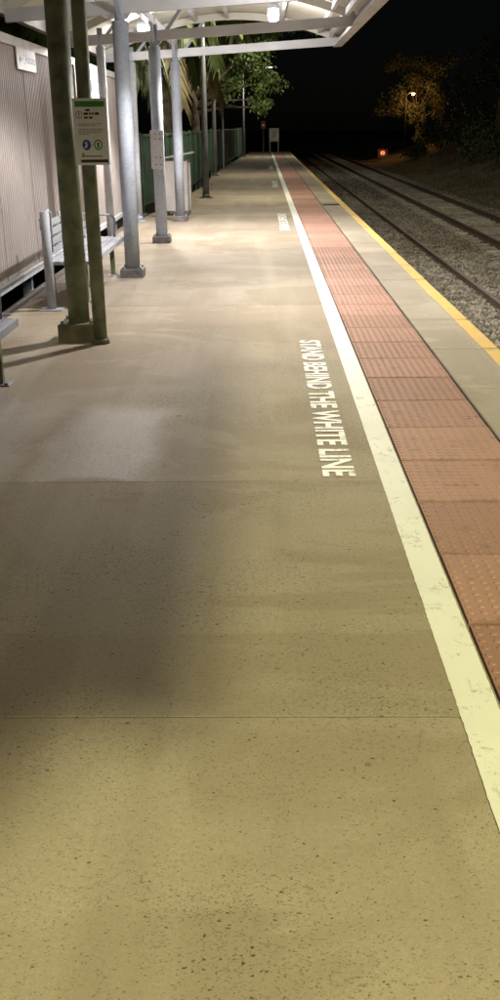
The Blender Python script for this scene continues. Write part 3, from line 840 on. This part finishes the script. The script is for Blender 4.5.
def leafy(name, label, cat, loc, trunk_h, centers, nleaf, size, lm, seed, bark='bark', group=None, aspect=.5, droop=.5):
    """trunk and limbs reach to each clump; leaves scatter through the clumps"""
    rnd = random.Random(seed); t = thing(name, label, cat, loc, group=group)
    b = MB(); b.tube([(0, 0, -.3), (.05, .03, trunk_h*.5), (.0, .05, trunk_h)], [trunk_h*.06+.04, trunk_h*.045+.03, trunk_h*.035+.02], 9)
    for cx, cy, cz, r in centers:
        s = Vector((0, .05, trunk_h*rnd.uniform(.75, 1))); e = Vector((cx, cy, cz)); m = (s+e)/2+Vector((rnd.uniform(-.2, .2), rnd.uniform(-.2, .2), .15))
        b.tube([s, m, e], [.05+.015*trunk_h, .035+.006*trunk_h, .015], 6)
    b.build('trunk', bark, t)
    f = MB(); tot = sum(r**2 for *_, r in centers)
    for cx, cy, cz, r in centers:
        subs = [(rnd.gauss(0, .45)*r, rnd.gauss(0, .45)*r, rnd.gauss(0, .42)*r) for _ in range(9)]
        for _ in range(int(nleaf*r*r/tot)):
            q = rnd.choice(subs); p = Vector((cx+q[0]+rnd.gauss(0, .2)*r, cy+q[1]+rnd.gauss(0, .2)*r, cz+q[2]+rnd.gauss(0, .2)*r))
            a = Vector((rnd.gauss(0, 1), rnd.gauss(0, 1), rnd.gauss(-droop, .8))).normalized(); c = a.cross(Vector((rnd.gauss(0, 1), rnd.gauss(0, 1), rnd.gauss(0, 1)))).normalized()
            s = size*rnd.uniform(.6, 1.4)
            f.add([p, p+a*s*.5+c*s*aspect*.5, p+a*s, p+a*s*.5-c*s*aspect*.5], [(0, 1, 2, 3)])
    f.build('crown', lm, t); return t
leafy('leafy_tree', 'bright green leafy tree hanging over the platform beyond the palms', 'tree', (-2.6, 40.0, -1), 3.6,
      [(1.3, 0, 6.3, 1.1), (2.3, -.3, 5.4, 1.0), (2.7, 0, 4.2, .75), (1.9, .4, 4.6, .9), (3.4, 0, 6.2, .9), (.4, .3, 6.9, 1.2), (2.6, .2, 7.0, 1.0), (2.2, -.2, 3.6, .45), (2.7, 0, 3.3, .35)], 15000, .125, 'leaf', 21, droop=1.6)
# dark shrubs and trees on the embankment
for i, (x, y, r, lab) in enumerate([(11.4, 33, 1.5, 'low dark shrub at the foot of the embankment, beside the pale sleepers'), (13.2, 37, 2.2, 'broad dark shrub on the embankment beside the tracks'), (14.5, 46, 2.6, 'tall dark bush higher up the embankment'), (12.8, 54, 1.9, 'rounded dark bush on the embankment below the gum tree'), (16.5, 30, 2.6, 'dark overgrown bush at the top of the embankment')]):
    z = emb_z(x, y)
    leafy('shrub', lab, 'shrub', (x, y, z), r*.6, [(random.uniform(-.7, .7)*r, random.uniform(-.7, .7)*r, r*random.uniform(.35, 1.25), r*.62) for _ in range(6)], 2600, .20, 'leaf_dark', 40+i)
for i, (x, y, h, lab) in enumerate([(17.5, 40, 7, 'tall dark tree on the embankment above the broad shrub'), (19, 55, 8, 'tall dark tree on the embankment behind the rounded bush'), (15.5, 68, 7, 'tall dark tree on the embankment near the street lamp')]):
    z = emb_z(x, y)
    leafy('embankment_tree', lab, 'tree', (x, y, z), h*.55, [(random.uniform(-.3, .3)*h, random.uniform(-.3, .3)*h, h*random.uniform(.45, 1.05), h*.17) for _ in range(9)], 3600, .26, 'leaf_dark', 60+i)
# gum tree lit by the street lamp
gx, gy = 13.2, 88
for i, (x, y, r, lab) in enumerate([(11.6, 79, 1.0, 'small scrubby bush at the foot of the glowing gum tree'), (13.4, 76, 1.5, 'wide scrubby bush on the bank before the gum tree'), (15.6, 80, 2.0, 'large scrubby bush on the bank behind the gum tree trunk')]):
    leafy('shrub', lab, 'shrub', (x, y, emb_z(x, y)), r*.6, [(random.uniform(-.8, .8)*r, random.uniform(-.8, .8)*r, r*random.uniform(.2, 1.0), r*.6) for _ in range(6)], 2400, .16, 'leaf_dark', 140+i)
leafy('gum_tree', 'gum tree glowing orange under the street lamp beyond the tracks', 'tree', (gx, gy, -.9), 3.6,
      [(-1.0, -.6, 3.3, .75), (-.3, -.4, 3.6, .8), (.3, -.4, 3.1, .7), (-2.0, .0, 4.1, .8), (-3.2, 0, 4.0, .7), (.4, .3, 2.4, .55), (.2, -.3, 1.5, .5), (-1.6, 0, 4.9, .7), (0, .5, 6.2, 1.3), (1.4, .5, 5.2, 1.2), (-1.2, .8, 7.2, 1.2), (1.6, .6, 7.0, 1.3), (1.8, 0, 3.6, .9)], 9000, .19, 'leaf_gum', 77)
sl = thing('street_lamp', 'orange street lamp on a slim pole beside the glowing gum tree', 'street lamp', (11.9, 86.0, -.9))
MB().tube([(0, 0, 0), (0, 0, 4.8)], [.06, .04], 10).build('pole', 'dark', sl)
MB().tube([(0, 0, 4.75), (.25, -.2, 4.95), (.5, -.4, 4.95)], .03, 8).build('arm', 'bin_frame', sl)
hd = MB().tube([(.5, -.4, 5.02), (.5, -.4, 4.93)], [.10, .17], 12).build('lamp_head', 'bin_frame', sl)
MB().tube([(.5, -.4, 4.925), (.5, -.4, 4.82), (.5, -.4, 4.76)], [.15, .12, .04], 12).build('lens', 'lens_orange', hd)
l = lamp_light('street_lamp_bulb', 'POINT', (.5, -.5, 4.62), 280, (1, .5, .13), .1); l.parent = sl
rb = thing('red_marker_board', 'small red marker board with a glowing lamp beyond the tracks', 'marker', (10.9, 92.5, -1.3))
MB().tube([(0, 0, 0), (0, 0, 1.2)], .05, 8).build('post', 'bin_frame', rb)
MB().box(-.45, .45, -.03, .03, .2, .9, .01).build('board', 'red_board', rb)
MB().disc((0, -.034, .55), .2, 16, 'y').build('lens', 'lens_dim', rb)
l = lamp_light('marker_bulb', 'POINT', (0, -.35, .6), 2.5, (1, .35, .1), .05); l.parent = rb

# dry grass on the embankment and by the track edge
def grass():
    rnd = random.Random(11); b = MB()
    for _ in range(9000):
        y = 18+60*rnd.random()**1.3; x = 8.9+6.5*rnd.random()**1.4
        p = Vector((x, y, emb_z(x, y)-.02)); hgt = rnd.uniform(.06, .22)
        for _ in range(2):
            a = rnd.uniform(0, 6.3); wv = Vector((math.cos(a), math.sin(a), 0))*.014; q = p+Vector((rnd.uniform(-.08, .08), rnd.uniform(-.08, .08), 0))
            b.add([q-wv, q+wv, q+Vector((rnd.uniform(-.08, .08), rnd.uniform(-.08, .08), hgt))], [(0, 1, 2)])
    tag(b.build('dry_grass', 'grass'), 'sparse dry grass on the embankment beside the tracks', 'grass', kind='stuff')
grass()
# fallen leaves under the fence
def litter():
    rnd = random.Random(4); b = MB()
    for _ in range(160):
        y = rnd.uniform(22, 50); x = fence_x(y)+.22+abs(rnd.gauss(0, .16)); a = rnd.uniform(0, 6.3)
        u = Vector((math.cos(a), math.sin(a), 0))*.05; v = Vector((-math.sin(a), math.cos(a), .3))*.025; p = Vector((x, y, .012))
        b.add([p-u, p-v*.5, p+u, p+v], [(0, 1, 2, 3)])
    tag(b.build('leaf_litter', 'frond_dry'), 'dry fallen leaves gathered along the foot of the green fence', 'leaves', kind='stuff')
litter()
